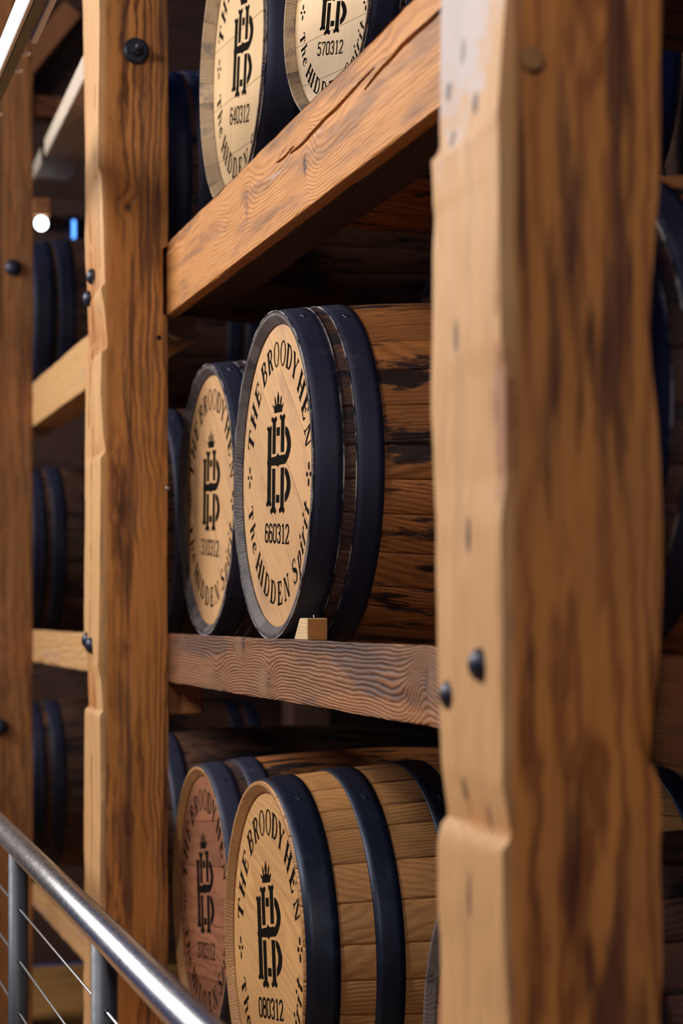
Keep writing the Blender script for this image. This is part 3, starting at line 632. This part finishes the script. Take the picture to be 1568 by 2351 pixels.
rivet_me = lathe('rivet', [(0, 0), (0, .005), (.0015, .0045), (.0025, .002), (.0025, 0)], 10, 'Z'); rivet_me.materials.append(M['bolt'])
strap_me = bm_mesh('lap_joint', box_bm(-.5, -.02, 0, .5, .02, .0022, 0)); strap_me.materials.append(M['hoop_old'])
GROUPS = {}
def barrel(kname, X, Y, Zaxis, label, group, number=None, scale=1.0, yaw=0.0, spin=0.0, length=1.0, lettering=True, roll=0.0):
    k = KIND[kname]; HEADX = k.get('bx', .012)+.003
    root = empty('barrel', (X, Y, Zaxis-RB*scale), (0, 0, math.radians(yaw)))
    root.scale = (scale*length, scale, scale)
    tag(root, label, 'barrel', group)
    ang = spin
    for w in SEQ:
        ww = WID2[w]; ang += ww/2
        add('stave', get_stave(w, k), root, (0, 0, RB), (-math.radians(ang), 0, 0)); ang += ww/2
    hs = k['hoops']+[(L0-b, L0-a) for a, b in k['hoops']]
    for i, (a, b) in enumerate(hs):
        h = add('hoop', get_hoop(round(a, 4), round(b, 4), k['hoop']), root, (0, 0, RB))
        if i < 2 and kname in ('aged', 'pale'):
            for xe in ((a, b) if i == 0 else (a,)): add('worn_edge', get_edge(round(xe, 4)), h)
        if i < 3:
            xm = (a+b)/2; rm = prof_R(xm)+.0036
            for j in range(2):
                an = math.radians(24+i*4+j*1.2); add('rivet', rivet_me, h, (a+(b-a)*(.55+.04*j), -rm*math.sin(an), rm*math.cos(an)), (an, 0, 0))
    for me in get_heads(k): add('head_board', me, root, (0, 0, RB), (math.radians(k['tilt']), 0, 0))
    for me in get_heads(k)[1:4]: pass
    if lettering:
        rt = (math.radians(-roll), 0, 0)
        for nm, me in LETS: add(nm, me, root, (HEADX-.0006, 0, RB), rt)
        if number: add('stencil_number', polys_mesh('stencil_number', number_polys(number)), root, (HEADX-.0006, 0, RB), rt)['label'] = 'number %s stencilled in black' % number
    return root
ROWU, ROWM, ROWL = 'barrels on the top row', 'barrels on the middle row', 'barrels on the bottom row'
barrel('aged', .902, 3.645, 1.456+RC, 'aged oak barrel stencilled 660312 with a light head, beside the wooden wedge', ROWM, '660312', spin=3, roll=-2.9)
barrel('aged', .950, 4.46, 1.456+RC, 'aged oak barrel stencilled 310312, half hidden behind the one numbered 660312', ROWM, '310312', spin=17, roll=-3.4)
barrel('aged', .97, 2.48, 1.456+RC, 'dim middle-row barrel mostly hidden behind the nearest post', ROWM, None, spin=29, lettering=False)
barrel('shaded', .94, 7.78, 1.446+RC, 'blurred dark middle-row barrel between the two left posts', ROWM, None, spin=8, lettering=False)
barrel('pale', .935, 4.135, 2.668, 'pale-headed oak barrel stencilled 640312 above the golden beam', ROWU, '640312', spin=11, roll=-11)
barrel('pale', .940, 3.40, 2.570, 'small pale-headed cask stencilled 570312 behind the golden beam', ROWU, '570312', scale=.64, yaw=7.5, spin=40, roll=-12)
barrel('shaded_rim', .945, 5.29, 2.322+RC, 'dark top-row barrel peeking out right of the middle post', ROWU, None, spin=33, lettering=False)
barrel('shaded_rim', .98, 2.62, 2.652, 'top-row barrel seen only from below behind the near end of the golden beam', ROWU, None, spin=21, lettering=False)
barrel('shaded_rim', .94, 7.78, 2.322+RC, 'blurred navy top-row barrel beside the far left post', ROWU, None, spin=5, lettering=False)
barrel('fresh', .893, 3.68, .553+RC*1.04, 'fresh light oak barrel stencilled 080312 with dark blue hoops', ROWL, '080312', scale=1.04, spin=6, roll=8.6)
barrel('brown', .923, 4.395, .553+RC, 'brown-headed barrel stencilled 370312 behind the fresh oak barrel', ROWL, '370312', spin=14, roll=7.3)
barrel('shaded', .965, 2.62, .553+RC, 'dark bottom-row barrel whose edge shows left of the nearest post', ROWL, None, spin=26, lettering=False)
barrel('shaded', .94, 7.78, .545+RC, 'blurred bottom-row barrel between the two left posts', ROWL, None, spin=19, lettering=False)
barrel('shaded', .95, 5.50, 1.446+RC, 'added dark middle-row barrel hidden behind the knotty middle post', ROWM, None, spin=12, lettering=False)  # added barrel, blocks gallery light from the rack interior
barrel('shaded', .95, 5.50, .545+RC, 'added dark bottom-row barrel hidden behind the knotty middle post', ROWL, None, spin=22, lettering=False)  # also added to keep light out of the gap
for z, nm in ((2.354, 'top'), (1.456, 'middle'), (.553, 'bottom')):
    barrel('shaded', 2.03, 4.1, z+RC, 'dim barrel at the back of the %s level, nearer of its pair' % nm, 'barrels at the back of the rack', None, spin=z*40, lettering=False)
    barrel('shaded', 2.03, 5.6, z+RC, 'dim barrel at the back of the %s level, farther of its pair' % nm, 'barrels at the back of the rack', None, spin=z*70, lettering=False)

# ------------------------------------------------------------------ wedges
def wedge(x0, x1, y_near, y_top, y_bot, z0, z1, label):
    vs = [(x0, y_near, z0), (x1, y_near-.004, z0), (x1, y_near-.004, z1), (x0, y_near, z1), (x0, y_bot, z0), (x1, y_bot, z0), (x1, y_top, z1), (x0, y_top, z1)]
    fs = [(0, 1, 2, 3), (4, 7, 6, 5), (0, 3, 7, 4), (1, 5, 6, 2), (3, 2, 6, 7), (0, 4, 5, 1)]
    me = mesh('wedge', vs, fs); me.materials.append(M['wedge_side']); me.materials.append(M['wedge_end']); me.polygons[0].material_index = 1
    root = link('wedge', me); tag(root, label, 'wedge', 'wooden wedges chocking the barrels')
    bm = bmesh.new(); bm.from_mesh(me); bmesh.ops.recalc_face_normals(bm, faces=bm.faces); bmesh.ops.bevel(bm, geom=bm.edges[:], offset=.0015, segments=1, affect='EDGES'); bm.to_mesh(me); bm.free()
    nail = tube('nail', ((x0+x1)/2, (y_near+y_top)/2-.005, z1-.003), ((x0+x1)/2, (y_near+y_top)/2-.005, z1+.006), .0012, M['bare'], root, 8)
    return root
wedge(.904, .940, 3.384, 3.435, 3.475, 1.4545, 1.493, 'small pale wooden wedge with a nail, on the grey-brown beam')
wedge(.945, .985, 3.61, 3.65, 3.70, 2.328, 2.428, 'reddish wedge between the two numbered top-row barrels')

# ------------------------------------------------------------------ handrail with cables
rail = empty('handrail', (.51, 3.8, 0)); tag(rail, 'shiny stainless steel handrail with grey posts and thin cables', 'handrail')
def rtube(name, a, b, r, mat, seg=32):
    o = tube(name, a, b, r, mat, None, seg); o.parent = rail; o.location = Vector(a)-Vector(rail.location); return o
rtube('rail_tube', (.51, .55, .9695), (.51, 7.6, 1.040), .0258, M['stainless'], 48)
RX = lambda y: .51
RZ = lambda y: .9695+.01*(y-.55)
posts_y = (2.01, 3.15, 4.29, 5.43, 6.57)
for y in posts_y:
    rtube('rail_post', (RX(y), y, 0), (RX(y), y, RZ(y)-.012), .0212, M['railpost'], 28)
    rtube('base_plate', (RX(y), y, .0), (RX(y), y, .008), .05, M['railpost'], 24)
    for i in range(7):
        z = .875-.110*i
        rtube('cable_ferrule', (RX(y), y-.030, z), (RX(y), y+.030, z), .0045, M['bolt'], 10)
for i in range(7):
    z = .875-.110*i
    rtube('cable', (RX(1.0), 1.0, z), (RX(7.4), 7.4, z), .0022, M['cable'], 8)

# ------------------------------------------------------------------ gallery edge channel, braces, lamps
ch = empty('gallery_channel', (.47, 2.4, 2.65)); tag(ch, 'pale-edged steel channel crossing the top left corner', 'steel channel')
def cbox(name, a, b, mat):
    o = box(name, [p-q for p, q in zip(a, ch.location)], [p-q for p, q in zip(b, ch.location)], mat, ch, .002); return o
cbox('edge_flange', (.452, 2.4, 2.61), (.461, 6.9, 2.672), M['channel_edge'])
cbox('web', (.462, 2.4, 2.61), (.484, 6.9, 2.622), M['channel_web'])
cbox('inner_flange', (.4865, 2.4, 2.606), (.499, 3.9, 2.68), M['channel_edge'])
for y in (4.0, 4.13, 4.5, 4.9):
    o = bolt_head('bolt', ch, (.490-.47, y-2.4, 2.616-2.65), .011); o.rotation_euler = (PI, 0, 0); o.data.materials.clear(); o.data.materials.append(M['channel_edge'])

def brace(name, a, b, w, h, label, mat):
    a, b = Vector(a), Vector(b); d = (b-a); L = d.length; d.normalize(); side = d.cross(Vector((0, 0, 1))).normalized(); up = side.cross(d)
    me = bm_mesh(name, box_bm(0, 0, 0, w, h, L, .004))
    o = link(name, me, None, (mat,)); o.matrix_world = Matrix(((side.x, up.x, d.x, a.x), (side.y, up.y, d.y, a.y), (side.z, up.z, d.z, a.z), (0, 0, 0, 1)))
    tag(o, label, 'brace'); return o
brace('roof_brace', (.7477, 4.955, 2.8247), (1.0443, 8.2817, 3.291), .148, .062, 'slanting brace between the left posts with a brightly lit side', M['brace'])
brace('wall_brace', (1.28, 8.50, 4.05), (.93, 8.50, 3.60), .06, .09, 'dim diagonal brace on the far wall, high between the left posts', M['joist'])
lamp = empty('wall_lamp', (1.085, 8.60, 3.11)); tag(lamp, 'small glowing white wall lamp between the left posts', 'lamp')
box('bracket', (-.035, -.30, .04), (.035, .015, .11), M['joist'], lamp, .004)
g = link('globe', lathe('globe', [(-.028, 0)]+[(.028*math.sin(a), .026*math.cos(a)) for a in [(-80+i*20)*PI/180 for i in range(9)]]+[(.028, 0)], 20, 'Z'), lamp, (M['glow_white'],), smooth=True, loc=(0, -.27, .010)); g['label'] = 'bright white globe'
bl = empty('blue_lamp', (1.256, 8.60, 3.15)); tag(bl, 'slim blue indicator light beside the middle post', 'lamp')
box('housing', (-.03, -.02, -.06), (.03, .015, .06), M['bolt'], bl, .004)
box('lens', (-.008, -.03, -.04), (.008, -.02, .04), M['glow_blue'], bl, .003)
